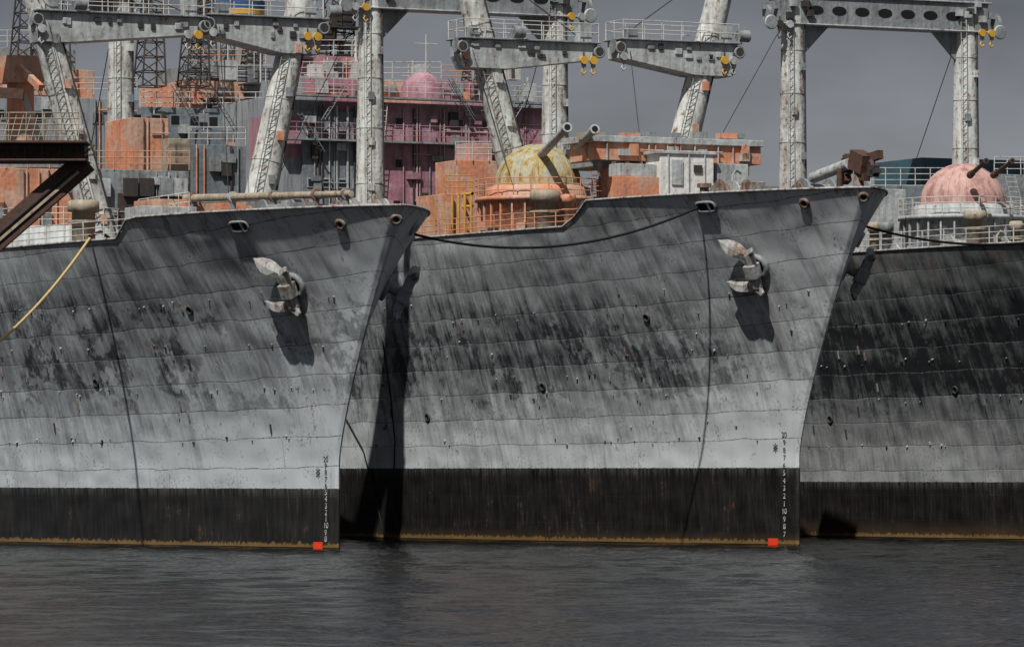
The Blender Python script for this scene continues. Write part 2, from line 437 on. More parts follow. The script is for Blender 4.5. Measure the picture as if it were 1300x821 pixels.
def chock(b,k,u,v,side=1,oval=True,R=.42):
    s,z=find_surf(k,u,v,side); p,a,uu,n=surf(k,s,z,side)
    if oval:
        vs=[]
        for cx,cy in((.55,.22),(-.55,.22),(-.55,-.22),(.55,-.22)): vs.append(p+a*cx+uu*cy+n*.05)
        b.add(vs,[(0,1,2,3)],'hole')
        pts=[p+a*.62*math.copysign(abs(math.cos(t))**.5,math.cos(t))+uu*.28*math.copysign(abs(math.sin(t))**.5,math.sin(t))+n*.06 for t in [i*math.pi/12 for i in range(25)]]
        b.tube(pts,.08,'grey',8)
        b.cyl(p+a*.2-uu*.25+n*.05,p+a*.2+uu*.25+n*.05,.1,.1,'grey',8)
    else:
        b.torus(p+n*.05,n,R,.1,'rustmix'); b.disc(p+n*.06,n,R,'hole')
    return p

def build_anchor(k,s,z,side):
    p,a,uu,n=surf(k,s,z,side)
    aft=-a; M4=ship_matrix(k)
    e=empty('anchor',M4)
    key='anchor' if side==1 else 'grey'
    b=MB('hawse_bolster',e); b.torus(p+n*.08,n,.58,.16,'grey',24,10); b.disc(p+n*.10,n,.56,'hole'); b.build()
    b=MB('shank',e,.03); c=p+n*(.66 if side==1 else 1.05)
    b.cyl(p-n*.8+uu*.1,c,.2,.24,key,12); b.build()
    b=MB('crown',e,.06)
    b.beam(c-uu*1.0+a*.15,c+uu*1.0+a*.15,.40,.5,key); b.beam(c-uu*.4-aft*.1,c+uu*.4-aft*.1,.7,.7,key)
    b.cyl(c-uu*.9+a*.1,c+uu*.9+a*.1,.28,.28,key,12)
    b.beam(c+uu*.95+a*.1,c+uu*1.25+a*.58+n*.15,.40,.40,key,.16,.3); b.beam(c-uu*.95+a*.1,c-uu*1.3+a*.48+n*.15,.40,.40,key,.16,.3)
    b.build()
    b=MB('flukes',e,.025)
    for sg in(1,-1):
        base=c+uu*sg*.88
        dirv=(aft*1.0+uu*(.50 if sg==1 else .12)-n*(.10 if side==1 else -.05)).normalized()
        nn=(n*.60+uu*(.80 if sg==1 else .70)).normalized()
        wv=dirv.cross(nn).normalized(); nn=wv.cross(dirv)
        prof=[(-.2,.28,.22),(.3,.32,.20),(.75,.42,.13),(1.15,.42,.10),(1.55,.28,.08),(1.82,.11,.06),(1.98,.03,.03)]
        vs=[]
        for l,w,t in prof:
            q0=base+dirv*l
            vs+=[q0-wv*w-nn*t*.4,q0-wv*w*.25+nn*t,q0+wv*w*.25+nn*t,q0+wv*w-nn*t*.4,q0-nn*t*.8]
        fs=[(i*5+j,i*5+(j+1)%5,i*5+5+(j+1)%5,i*5+5+j) for i in range(len(prof)-1) for j in range(5)]
        fs+=[(4,3,2,1,0),tuple(len(vs)-5+i for i in range(5))]
        b.add(vs,fs,key)
    b.build()

E={}
for k in(1,2,3):
    E[k]=empty('cargo_ship',ship_matrix(k)); make_hull(k,E[k])
    build_anchor(k,*ANCH[k],1); build_anchor(k,*ANCH[k],-1)

# fittings on hull
for k,lst in((1,[(305,287,1),(433,284,0),(505,278,0)]),(2,[(897,262,1),(1022,258,0),(1096,250,0)]),(3,[])):
    b=MB('chocks',E[k])
    for u,v,ov in lst: chock(b,k,u,v,1,bool(ov),.22)
    for s,z in((3,16.2),(9,15.8)):
        p,a,uu,n=surf(k,s,z,-1); b.torus(p+n*.05,n,.35,.1,'ltgrey')
    b.build()
    b=MB('hull_studs',E[k])
    for i in range(80):
        s=random.uniform(1.5,38); z=random.choice([5.6,8.2,10.4,12.6])+random.uniform(-.2,.2)
        if k==2 and random.random()<.3: z+=1
        p,a,uu,n=surf(k,s,z,1); r=random.choice([.04,.05,.08])
        b.cyl(p-n*.02,p+n*.08,r,r*.8,random.choice(['grey','dark','ltgrey']),8)
    for s,z in((20,8.7),(31,7.1),(12,12.3)):
        p,a,uu,n=surf(k,s,z,1); b.torus(p+n*.03,n,.2,.06,'dark'); b.disc(p+n*.03,n,.18,'hole')
    for i in range(14):
        s=random.uniform(4,36); z=random.uniform(6,14); p,a,uu,n=surf(k,s,z,1)
        b.beam(p-uu*.25+n*.02,p+uu*.25+n*.02,.12,.06,random.choice(['grey','rustmix','dark']))
    b.build()
# draft marks
def draft(k,u,v0,v1,labels,size=.42):
    n=len(labels)
    for i,lb in enumerate(labels):
        v=v0+(v1-v0)*i/(n-1)
        s,z=find_surf(k,u,v,1); p,a,uu,nn=surf(k,s,z,1)
        cu=bpy.data.curves.new('draft_mark','FONT'); cu.body=lb; cu.size=size if lb!='*' else .8; cu.align_x='CENTER'; cu.align_y='CENTER'
        cu.extrude=.004
        o=bpy.data.objects.new('draft_mark',cu); SC.collection.objects.link(o)
        cu.materials.append(M['fmark'] if lb!='*' and z<HB[k] else M['dark'])
        R=Matrix((a,uu,nn)).transposed().to_4x4(); R.translation=p+nn*.02
        o.parent=E[k]; o.matrix_local=R
draft(1,414,583,684,['20','9','8','7','6','5','4','3','2','1','10','9','8'],.4)
draft(1,404,602,606,['*','*'])
draft(2,996,552,678,['20','9','8','7','6','5','4','3','2','1','10','9','8','7'],.4)
draft(2,985,570,574,['*','*'])
for k,u,v in((1,404,692),(2,982,687)):
    s,z=find_surf(k,u,v,1); p,a,uu,n=surf(k,s,z,1); b=MB('load_mark',E[k])
    b.beam(p-a*.36,p+a*.36,.08,.36,'red'); b.build()
for k,pts in((2,[(487,432),(497,500),(503,560),(500,640),(508,690)]),
             (2,[(440,530),(462,570),(478,630),(490,690)])):
    b=MB('hanging_line',E[k]); pp=[]
    for u,v in pts:
        s,z=find_surf(k,u,v,1); p,a,uu,n=surf(k,s,z,1); pp.append(p+n*.08)
    b.tube(pp,.045,'krope'); b.build()

# ------------------------------------------------------------------ structure helpers
def house(b,k,u0,u1,v0,v1,s,ln,key,zbase=None):
    p0=qs(k,u0,v0,s); p1=qs(k,u1,v0,s); zt=(p0.z+p1.z)/2; zb=zbase if zbase is not None else qs(k,(u0+u1)/2,v1,s).z
    y0,y1=p0.y,p1.y
    b.box((-s-ln/2,(y0+y1)/2,(zt+zb)/2),(ln,abs(y1-y0),zt-zb),key)
    return y0,y1,zb,zt
def windows(b,s,ys,z,w=.55,h=.55,frame='grey'):
    for y in ys:
        b.box((-s+.02,y,z),(.08,w+.16,h+.16),frame); b.box((-s+.055,y,z),(.05,w,h),'glass')
def greeble(b,s,y0,y1,z0,z1,n,keys):
    if y1-y0<1: return
    for i in range(n):
        y=random.uniform(y0+.4,y1-.4); z=random.uniform(z0+.3,max(z0+.4,z1-.4)); t=random.random()
        key=random.choice(keys)
        if t<.3: b.tube([(-s+.1,y,z0),(-s+.1,y,z1)],.05,key)
        elif t<.45: b.tube([(-s+.1,y,z),(-s+.1,min(y1,y+random.uniform(1,3)),z)],.05,key)
        elif t<.8:
            w=random.uniform(.3,.9); b.box((-s+.12,y,z),(.3,w,random.uniform(.3,.9)),key)
        else:
            zz=z0+1.05
            if z1-z0>2.1: b.box((-s+.04,y,zz),(.1,.85,1.9),key); b.box((-s+.1,y,zz+.4),(.03,.3,.3),'glass')
def clutter(b,k,x0,x1,tmax,n,keys):
    for i in range(n):
        x=random.uniform(x0,x1); lim=min(tmax,inside(k,x,1.2)); y=random.uniform(-lim,lim); z=topz(k,x)-1.05
        t=random.random(); key=random.choice(keys)
        if t<.3:
            h=random.uniform(.8,1.9); b.box((x,y,z+h/2),(random.uniform(.6,1.6),random.uniform(.6,1.6),h),key)
        elif t<.55:
            r=random.uniform(.35,.6); b.cyl((x,y-.8,z+1.),(x,y+.8,z+1.),r,r,key,16); b.cyl((x,y-.85,z+1.),(x,y-.75,z+1.),r*1.5,r*1.5,key,18); b.cyl((x,y+.75,z+1.),(x,y+.85,z+1.),r*1.5,r*1.5,key,18)
            b.box((x,y-.95,z+.6),(.9,.15,1.2),key); b.box((x,y+.95,z+.6),(.9,.15,1.2),key)
        elif t<.8:
            r=random.uniform(.15,.3); h=random.uniform(1.2,2.1); b.cyl((x,y,z),(x,y,z+h),r,r,key,12); b.cyl((x,y,z+h-.1),(x,y,z+h+.12),r*1.6,r*1.6,key,14)
        else:
            h=random.uniform(1.4,2.4); b.tube([(x,y,z),(x,y,z+h),(x+.15,y+.2,z+h+.25),(x+.2,y+.45,z+h+.1)],.09,key,8)
def block(b,p,key='yellow',h=.9):
    p=V(p); b.cyl(p+V((-.1,0,-h*.4)),p+V((.1,0,-h*.4)),.24,.24,key,12)
    b.tube([p,p-V((0,0,h*.3))],.05,'dark'); b.box(p-V((0,0,h*.55)),(.16,.22,.5),'dark')
    b.tube([p-V((0,0,h*.8)),p-V((0,.16,h*.95)),p-V((0,.05,h*1.15)),p-V((0,-.14,h*1.02))],.05,key,6)

def goalpost(k,vtop,zdeck,s_hint,tL,tR,beam_h=1.9):
    e=empty('cargo_mast',ship_matrix(k))
    b=MB('legs',e); zt=ZC+(600-vtop)*(D0+SHIPS[k][1]+.9*s_hint)/F
    for t in(tL,tR):
        x=-s_hint; y=-t
        b.cyl((x,y,zdeck),(x,y,zt),.95,.68,'mast',28)
        for f in(.12,.3,.5,.68,.84): 
            z=zdeck+(zt-zdeck)*f; r=.95-.27*f; b.cyl((x,y,z-.05),(x,y,z+.05),r+.03,r+.03,'mast',28)
        b.cyl((x,y,zdeck+.0),(x,y,zdeck+.5),1.25,1.1,'grey',24)
        b.ladder((x+.95,y-.55,zdeck+1),(x+.75,y-.55,zt-.3),(0,1,0),'ltgrey',.4,.5)
        for j in range(5):
            z=zdeck+2+j*(zt-zdeck-3)/5
            b.box((x+.8,y+random.choice((-.3,.3)),z),(.3,.3,.45),random.choice(['grey','mast']))
        b.tube([(x+.7,y+.65,zdeck),(x+.6,y+.5,zt)],.045,'dark')
    b.build()
    b=MB('cross_beam',e,.04); zb=zt-.2
    b.box((-s_hint,-(tL+tR)/2,zb),(1.3,abs(tL-tR)+2.6,beam_h),'grey')
    b.box((-s_hint,-(tL+tR)/2,zb+beam_h/2+.03),(1.6,abs(tL-tR)+3.,.1),'ltgrey')
    b.box((-s_hint,-(tL+tR)/2,zb-beam_h/2-.03),(1.6,abs(tL-tR)+2.8,.1),'ltgrey')
    for sg,t in((1,tR),(-1,tL)):
        y=-t
        b.add([V((-s_hint+dx,y+sg*-.6,zb-beam_h/2)) for dx in(-.1,.1)]+[V((-s_hint+dx,y-sg*2.6,zb-beam_h/2)) for dx in(-.1,.1)]+[V((-s_hint+dx,y-sg*.6,zb-beam_h/2-2)) for dx in(-.1,.1)],[(0,2,4),(1,5,3),(0,1,3,2),(2,3,5,4)],'grey')
    b.build()
    b=MB('beam_openings',e)
    n=7
    for i in range(n):
        y=-tL+1.3+(abs(tL-tR)-2.6)*i/(n-1); x=-s_hint+.66
        b.disc((x+.02,y,zb),(1,0,0),.27,'hole',1.9,20)
    for t in (tL,tR):
        sg=1 if t>0 else -1
        for dy in(.7,1.4): block(b,(-s_hint+.9,-t-sg*dy,zb-.5),random.choice(['ltgrey','yellow','dark']),1.2)
        b.cyl((-s_hint+.4,-t-sg*1.9,zb-.3),(-s_hint+.4,-t-sg*2.15,zb-.3),.5,.5,'grey',18); b.cyl((-s_hint+.8,-t-sg*2.0,zb-.9),(-s_hint+1.0,-t-sg*2.0,zb-.9),.4,.4,'grey',16); b.torus((-s_hint+.9,-t-sg*2.0,zb-.9),(1,0,0),.36,.1,'ltgrey',16,6)
        b.beam((-s_hint+.4,-t-sg*1.2,zb+.2),(-s_hint+.4,-t-sg*2.4,zb+.1),.3,.4,'grey')
        for j in range(6): b.box((-s_hint+.8,-t+random.uniform(-1,1),zb+random.uniform(-.6,.9)),(.3,.4,.4),random.choice(['ltgrey','dark','grey']))
    b.rail([(-s_hint+.7,-tL-1,zb+beam_h/2+.1),(-s_hint+.7,-tR+1,zb+beam_h/2+.1)],'ltgrey',1.,1.4,2)
    b.build()
    b=MB('stays',e)
    for t in(tL,tR):
        b.tube([(-s_hint,-t,zt),(-s_hint-16,-t*1.4,zdeck)],.03,'dark',4)
    b.build(); return zt

def vmast(k,s,legs,plats,zdeck,vt=-60):
    e=empty('derrick_mast',ship_matrix(k)); d=D0+SHIPS[k][1]+.9*s; z0=ZC+600*d/F; zt=ZC+(600-vt)*d/F
    b=MB('raked_legs',e); b2=MB('platforms',e,.03); b3=MB('rigging',e)
    for (tb,tt),pl in zip(legs,plats):
        A=V((-s,-tb,zdeck)); B=V((-s,-tt,z0)); T=A+(B-A)*((zt-zdeck)/(z0-zdeck))
        b.cyl(A,T,.95,.68,'mast',28)
        for f in(.15,.35,.55,.75,.9):
            c=A.lerp(T,f); dd=(T-A).normalized()*.05; r=.95-.27*f; b.cyl(c-dd,c+dd,r+.03,r+.03,'mast',28)
        b.ladder(A.lerp(T,.05)+V((.9,-.5,0)),A.lerp(T,.75)+V((.75,-.5,0)),(0,1,0),'grey',.5,.4)
        b.tube([A+V((.7,.7,0)),T+V((.5,.55,0))],.045,'dark')
        for j in range(5):
            c=A.lerp(T,.15+.14*j); b.box(c+V((.85,.1,0)),(.3,.35,.5),random.choice(['grey','mast','orange']))
        u0,u1,v0,v1=pl
        p0=qs(k,u0,v0,s-.3);p1=qs(k,u1,v0,s-.3); p2=qs(k,(u0+u1)/2,v1,s-.3)
        zc=(p0.z+p1.z)/2; hh=zc-p2.z
        y0,y1=min(p0.y,p1.y),max(p0.y,p1.y)
        ym=V(A).lerp(T,(zc-zdeck)/(zt-zdeck)).y
        xs=(-s-.9,-s+.9)
        prof=[(y0,0),(y1,0),(y1,-hh*.55),(min(y1-.1,ym+1.2),-hh),(max(y0+.1,ym-1.2),-hh),(y0,-hh*.55)]
        vs=[V((x,y,zc+z)) for x in xs for y,z in prof]; n=6
        b2.add(vs,[tuple(range(n))[::-1],tuple(range(n,2*n))]+[(i,(i+1)%n,n+(i+1)%n,n+i) for i in range(n)],'ltgrey')
        b2.box((-s,(y0+y1)/2,zc+.06),(2.3,y1-y0+.4,.1),'grey')
        b3.rail([(-s+1.1,y0,zc+.1),(-s+1.1,y1,zc+.1)],'rail',1.05,1.1,2); b3.rail([(-s-1.1,y0,zc+.1),(-s-1.1,y1,zc+.1)],'rail',1.05,1.1,2)
        b3.rail([(-s+1.1,y0,zc+.1),(-s-1.1,y0,zc+.1)],'rail',1.05,1.1,2);b3.rail([(-s+1.1,y1,zc+.1),(-s-1.1,y1,zc+.1)],'rail',1.05,1.1,2)
        b3.box((-s+.3,y1-.6,zc+.6),(.8,.7,1.),'ltgrey'); b3.box((-s+.3,y0+.9,zc+.45),(.7,.6,.7),'grey')
        for yy in(y0+.1,y1-.3,y1-.9): block(b3,(-s+1.0,yy,zc-.5),random.choice(['yellow','ltgrey','brown']),1.1)
        for yy in(y0-.1,y1+.1):
            b3.cyl((-s+.2,yy-.12,zc-.3),(-s+.2,yy+.12,zc-.3),.42,.42,'grey',16)
            b3.cyl((-s+.9,yy,zc-.45),(-s+1.06,yy,zc-.45),.3,.3,'dark',14); b3.torus((-s+1.0,yy,zc-.45),(1,0,0),.3,.08,'grey',14,6)
        b3.cyl((-s+1,ym+1.5,zc+.5),(-s+1,ym+2.2,zc+.5),.35,.35,'grey',14)
        for yy in (y0+.5,y1-.5):
            b3.tube([(-s,yy,zc+.3),T],.035,'dark',4)
        yy=y0+.5; b3.tube([(-s+1,yy,zc-.6),(-s+4,yy*.8,zdeck+2)],.025,'dark',4)
        for j in range(9): b2.box((-s+.94,random.uniform(y0+.5,y1-.5),zc-hh*random.uniform(.15,.5)),(.12,random.uniform(.2,.5),random.uniform(.2,.4)),random.choice(['ltgrey','dark','grey']))
    b.build();b2.build();b3.build()

def gun_turret(k,s,t,zbase,zd,R,mat,tub,tubrad,barrels,railkey):
    e=empty('gun_turret',ship_matrix(k)); c=V((-s,-t,0))
    b=MB('round_platform',e)
    b.lathe(c,[(tubrad-.25,zbase-.5),(tubrad-.25,zd-.9),(tubrad,zd-.85),(tubrad,zd-.62),(tubrad-.06,zd-.62),(R+.5,zd-.6)],tub,56)
    b.lathe(c,[(R+.5,zd-.6),(R+.45,zd-.05),(R+.1,zd+.05)],tub,48)
    for i in range(28):
        a=2*math.pi*i/28; b.box(c+V(((tubrad-.22)*math.cos(a),(tubrad-.22)*math.sin(a),(zbase+zd)/2-.5)),(.12,.10,zd-zbase-.6),tub,Matrix.Rotation(a,3,'Z'))
    for i in range(7):
        a=-math.pi/2+random.uniform(-1.5,1.2); b.box(c+V(((tubrad-.1)*math.cos(a),(tubrad-.1)*math.sin(a),zbase+random.uniform(.6,1.6))),(.35,.5,.6),random.choice([tub,'dark','tan']),Matrix.Rotation(a,3,'Z'))
    b.build()
    b=MB('dome',e); pr=[]
    for i in range(15):
        a=math.pi/2*i/14; pr.append((R*math.cos(a)+.001,zd+R*.98*math.sin(a)))
    b.lathe(c,pr,mat,56)
    for i in range(14):
        a=2*math.pi*i/14
        b.tube([c+V((R*1.0*math.cos(a)*math.cos(f),R*1.0*math.sin(a)*math.cos(f),zd+R*.98*math.sin(f))) for f in [math.pi/2*j/12 for j in range(12)]],.03,mat,5)
    b.torus(c+V((0,0,zd+.05)),(0,0,1),R+.03,.07,mat,48,6)
    b.build()
    b=MB('barrels',e)
    for p1,p2,r,key in barrels:
        b.cyl(p1,p2,r*1.15,r*.9,key,16); d=(V(p2)-V(p1)).normalized()
        b.cyl(V(p2)-d*.1,V(p2)+d*.45,r*1.2,r*1.25,key,16); b.cyl(V(p1)-d*.1,V(p1)+d*.5,r*1.7,r*1.5,key,16)
        b.disc(V(p2)+d*.46,d,r*.8,'hole')
    b.build()
    b=MB('railing',e)
    pts=[c+V(((tubrad-.05)*math.cos(a),(tubrad-.05)*math.sin(a),zd-.62)) for a in [2*math.pi*i/22 for i in range(23)]]
    b.rail(pts,railkey,1.0,3,3); b.build()

def lattice(b,base,top,w,key,n=8,w2=None):
    base=V(base);top=V(top); w2=w2 or w*.5
    C=[]
    for i in range(n+1):
        p=base.lerp(top,i/n); ww=w+(w2-w)*i/n
        C.append([p+V((a*ww/2,c*ww/2,0)) for a,c in((-1,-1),(1,-1),(1,1),(-1,1))])
    for i in range(n):
        for j in range(4):
            b.tube([C[i][j],C[i+1][j]],.06,key,5); b.tube([C[i][j],C[i+1][(j+1)%4]],.04,key,4)
    for i in range(n+1):
        for j in range(4): b.tube([C[i][j],C[i][(j+1)%4]],.04,key,4)

# ------------------------------------------------------------------ masts
goalpost(2,-8,16.3,41.8,6.2,-6.2)
goalpost(3,14,15.9,37.6,6.2,-6.2,1.75)
goalpost(1,-30,15.1,46.,6.4,-6.1)
vmast(2,24.,[(3.9,8.0),(-3.9,-7.9)],[(583,752,54,90),(783,930,55,96)],16.3)
vmast(1,24.,[(3.2,7.4),(-4.9,-8.2)],[(45,252,20,58),(262,403,24,68)],15.1)

# ------------------------------------------------------------------ turrets
c2=q(2,683,238,4.6)
gun_turret(2,-c2.x,4.6,16.3,c2.z,2.5,'dome','orange',3.6,
  [(q(2,684,200,5.0),q(2,718,164,6.6),.22,'ltgrey'),(q(2,722,198,2.8),q(2,753,166,4.4),.22,'ltgrey')],'orail')
c3=q(3,1222,262,4.2)
gun_turret(3,-c3.x,4.2,15.6,c3.z,2.55,'pdome','ltgrey',3.8,
  [(q(3,1232,222,5.4),q(3,1250,206,6.6),.13,'brown'),(q(3,1262,222,4.0),q(3,1283,206,5.2),.13,'brown')],'rail')
b=MB('gun_tub',E[1]); c=qd(1,80,290,5.0,3.7); cc=V((c.x,c.y,0))
b.lathe(cc,[(3.4,15),(3.4,c.z),(3.3,c.z),(3.3,c.z-.4),(.2,c.z-.4)],'ltgrey',48)
b.rail([cc+V((3.4*math.cos(a),3.4*math.sin(a),c.z)) for a in [2*math.pi*i/18 for i in range(19)]],'rail',1.,3,3)
b.build()
def vent(b,p,r,h,key='tan'):
    p=V(p); b.lathe(p,[(r*.85,-1.5),(r*.85,h*.6),(r*1.15,h*.62),(r*1.15,h*.95),(r*.9,h),(.01,h)],key,24)
    b.lathe(p,[(r*1.18,h*.25),(r*1.18,h*.32)],key,24)

# ------------------------------------------------------------------ ship 1 deck
b=MB('deck_houses',E[1],.03)
house(b,1,120,240,216,262,24,3,'grey',15)
house(b,1,150,236,246,262,23.9,.6,'dark',15)
house(b,1,-30,118,214,262,27,4,'orange',15)
house(b,1,20,80,206,214,27.5,3,'grey')
house(b,1,166,214,150,216,30,4,'orange',15)
house(b,1,214,242,176,216,29,3,'tan',15)
house(b,1,240,312,184,250,33,5,'bluegrey',15)
house(b,1,180,250,262,276,14,2.5,'ltgrey',15)
house(b,1,196,330,254,268,16,3,'orange',15)
house(b,1,330,410,252,262,12,2,'grey',16)
house(b,1,-220,176,120,250,60,16,'patch',15)
house(b,1,-180,120,84,122,62,10,'orange',15)
house(b,1,-120,96,60,86,64,6,'grey',15)
b.build()
b=MB('deck_fittings',E[1])
y0=qs(1,120,216,24);y1=qs(1,240,216,24)
b.rail([y0,y1],'orail',1.05,1.0,3)
greeble(b,24,min(y0.y,y1.y),max(y0.y,y1.y),15.5,y0.z,14,['ltgrey','dark','grey'])
for u in(130,165,185,210,228): 
    p=qs(1,u,238,23.9); b.box(p+V((.1,0,0)),(.25,.8,1.0),random.choice(['dark','ltgrey','grey']))
p0=qs(1,-20,214,27);p1=qs(1,118,214,27); b.rail([p0,p1],'orail',1.05,1.2,3)
greeble(b,27,min(p0.y,p1.y),max(p0.y,p1.y),15.5,p0.z,22,['orange','dark','orail','grey'])
p0=qs(1,166,150,30);p1=qs(1,214,150,30); greeble(b,30,min(p0.y,p1.y),max(p0.y,p1.y),16,p0.z,12,['orange','orail','rustmix'])
p0=qs(1,240,184,33);p1=qs(1,312,184,33); greeble(b,33,min(p0.y,p1.y),max(p0.y,p1.y),16,p0.z,12,['grey','dark','orange']); b.rail([p0,p1],'rail',1.,1.,3)
vent(b,qd(1,106,292,6.,.9),.75,1.6); vent(b,qd(1,28,300,7.5),.5,1.2,'ltgrey'); vent(b,qd(1,150,286,1.5),.35,1.,'orange')
a0=q(1,236,252,1.6);a1=q(1,446,246,1.6)
b.cyl(a0,a1,.22,.16,'tan',14)
for f in(.05,.3,.55,.8,.97):
    c=a0.lerp(a1,f); b.cyl(c-V((.1,0,0)),c+V((.1,0,0)),.3,.3,random.choice(['rustmix','ltgrey']),12); b.box(c-V((0,0,.9)),(.15,.3,1.7),'grey')
b.tube([a0+V((0,.5,-.2)),a1+V((-2,.5,0))],.08,'white')
clutter(b,1,-9,1,4,22,['grey','ltgrey','tan','rustmix','orange'])
clutter(b,1,-22,-12,7,22,['grey','ltgrey','orange','rustmix','bluegrey'])
edge_rail(b,1,-11,-34)
b.rail([qd(1,176,277,3.2),qd(1,240,268,2.5)],'rail',1.,1.,2)
for u in(246,190,30,70):
    lattice(b,qs(1,u,110,62),qs(1,u+4,-40,62),1.6,'dark',8)
p0=qs(1,-20,120,60);p1=qs(1,174,120,60); b.rail([p0,p1],'rail',1.05,1.3,3)
greeble(b,60,min(p0.y,p1.y),max(p0.y,p1.y),16,p0.z,40,['orange','dark','grey','ltgrey','orail'])
windows(b,60,[min(p0.y,p1.y)+1+i*1.3 for i in range(12)],p0.z-1.2)
p0=qs(1,-20,60,64);p1=qs(1,96,60,64); b.rail([p0,p1],'rail',1.05,1.3,3)
c=qs(1,26,100,50); b.cyl(c-V((0,0,7)),c,.9,.8,'orange',16); b.box(c+V((0,0,.5)),(2,2.2,1.6),'orange')
b.beam(c+V((.5,.2,.5)),qs(1,70,62,50),.4,.5,'brown'); b.beam(c+V((.5,-.4,.8)),qs(1,52,112,46),.3,.4,'orange')
b.build()

# ------------------------------------------------------------------ ship 2 deck
b=MB('superstructure',E[2],.03)
z=16.3
T=house(b,2,345,690,128,262,54,18,'patch',z)
house(b,2,486,600,132,262,53.8,.6,'purple',z)
house(b,2,600,688,136,222,53.75,.6,'purple',z+3)
house(b,2,384,484,142,262,53.7,.8,'bluegrey',z)
house(b,2,372,560,100,130,57,12,'patch',z)
house(b,2,235,345,104,140,64,8,'orange',z)
house(b,2,178,345,138,166,62,10,'bluegrey',z)
house(b,2,252,345,166,250,60,10,'bluegrey',z)
house(b,2,400,470,72,102,60,6,'purple',z)
house(b,2,238,340,84,106,66,6,'grey',z)
house(b,2,560,640,104,136,58,6,'purple',z)
b.build()
b=MB('superstructure_fittings',E[2])
ya,yb=min(T[0],T[1]),max(T[0],T[1])
zt=T[3]
ybl=qs(2,384,150,53.7).y; ybr=qs(2,484,150,53.7).y; lo,hi=min(ybl,ybr),max(ybl,ybr)
zz=qs(2,430,172,53.7).z
windows(b,53.7,[lo+.6+i*1.05 for i in range(5)],zz,.5,.55,'ltgrey')
windows(b,53.7,[lo+.6+i*1.05 for i in range(5)],zz-3.,.45,.45,'ltgrey')
greeble(b,53.7,lo,hi,z+.5,zt-.5,40,['grey','ltgrey','dark','bluegrey'])
pl=qs(2,490,150,53.8).y; pr=qs(2,686,150,53.8).y; lo2,hi2=min(pl,pr),max(pl,pr)
greeble(b,53.8,lo2,hi2,z+.5,zt-.5,70,['purple','purple','pink','dark','grey'])
for r_ in range(3): windows(b,53.8,[lo2+.8+i*1.5+random.uniform(-.2,.2) for i in range(6)],zt-1.4-r_*2.6,.45,.5,'purple')
for zl,kk in((zt+.05,'rail'),(zt-2.7,'purple')):
    b.box((-53.4,(ya+yb)/2,zl),(.9,yb-ya,.12),'grey')
    b.rail([(-52.97,ya,zl+.06),(-52.97,yb,zl+.06)],kk,1.,1.2,3,.022)
for (u0,u1,v,s,kk) in((372,560,100,57,'rail'),(235,345,104,64,'rail'),(178,345,138,62,'rail'),(400,470,72,60,'rail'),(238,340,84,66,'orail'),(560,640,104,58,'orail')):
    p0=qs(2,u0,v,s);p1=qs(2,u1,v,s); b.rail([p0,p1],kk,1.05,1.1,3)
    greeble(b,s,min(p0.y,p1.y),max(p0.y,p1.y),p0.z-1.6,p0.z,14,['grey','dark','orange','ltgrey'])
p0=qs(2,252,170,60);p1=qs(2,345,170,60); greeble(b,60,min(p0.y,p1.y),max(p0.y,p1.y),z+.3,p0.z,22,['grey','dark','orange','ltgrey'])
c=qs(2,536,122,56); R=1.45
b.lathe(c,[(R*math.cos(a)+.001,R*1.05*math.sin(a)) for a in [math.pi/2*i/10 for i in range(11)]],'purple',28); b.lathe(c,[(R,-1.5),(R,0)],'purple',28)
for u,s,w,vt in((428,62,2.,-60),(258,68,1.5,-30),(600,70,1.2,40),(318,66,1.2,30)):
    lattice(b,qs(2,u,112,s),qs(2,u+2,vt,s),w,'dark',10)
for i in range(26):
    u=random.uniform(240,690); s=random.uniform(55,66); v0=random.choice([128,104,100]); hgt=random.uniform(12,60)
    kk=random.choice(['dark','rail','ltgrey','grey']); r=random.choice([.04,.06,.12])
    p=qs(2,u,v0,s); t_=qs(2,u,v0-hgt,s); b.tube([p,t_],r,kk); 
    if random.random()<.5: b.tube([t_-V((0,.8,.6)),t_+V((0,.8,-.6))],.035,kk)
    if random.random()<.4: b.box(p+V((0,0,.5)),(.9,.8,1.2),kk)
for u,v,s in((420,92,61),(445,60,61),(412,40,61),(250,92,66),(300,94,65),(330,96,63),(436,24,61),(402,64,61)):
    p=qs(2,u,v,s); b.box(p,(1,1.3,1.),random.choice(['dark','grey','bluegrey'])); b.box(p-V((0,0,.6)),(1.6,2.4,.1),'dark'); b.rail([p+V((.6,-1.2,-.5)),p+V((.6,1.2,-.5))],'dark',.9,.8,2)
b.ladder(qs(2,478,250,53.2),qs(2,488,130,53.2),(0,1,0))
for i in range(9):
    u=random.choice([355,600,640,250,300,410]); p=qs(2,u,random.uniform(140,215),53); b.ladder(p,p+V((0,random.choice((-1.6,1.6)),2.4)),(1,0,0),'grey',.6,.28)
b.build()
b=MB('funnel',E[2]); c=qs(2,297,60,72); c.z=0
def oval(z0,z1,key,rx=2.6,ry=1.9):
    vs=[];n=40
    for zz_ in(z0,z1):
        for i in range(n): vs.append(c+V((rx*math.cos(2*math.pi*i/n),ry*math.sin(2*math.pi*i/n),zz_)))
    b.add(vs,[(i,(i+1)%n,n+(i+1)%n,n+i) for i in range(n)],key,True); b.add(vs,[tuple(range(n,2*n))],'dark')
fz=lambda v:qs(2,297,v,72).z
oval(fz(140),fz(22),'grey',2.5,1.8); oval(fz(22),fz(14),'yellow'); oval(fz(14),fz(4),'blue',2.62,1.92); oval(fz(4),fz(-30),'yellow'); oval(fz(-30),fz(-45),'dark')
b.build()

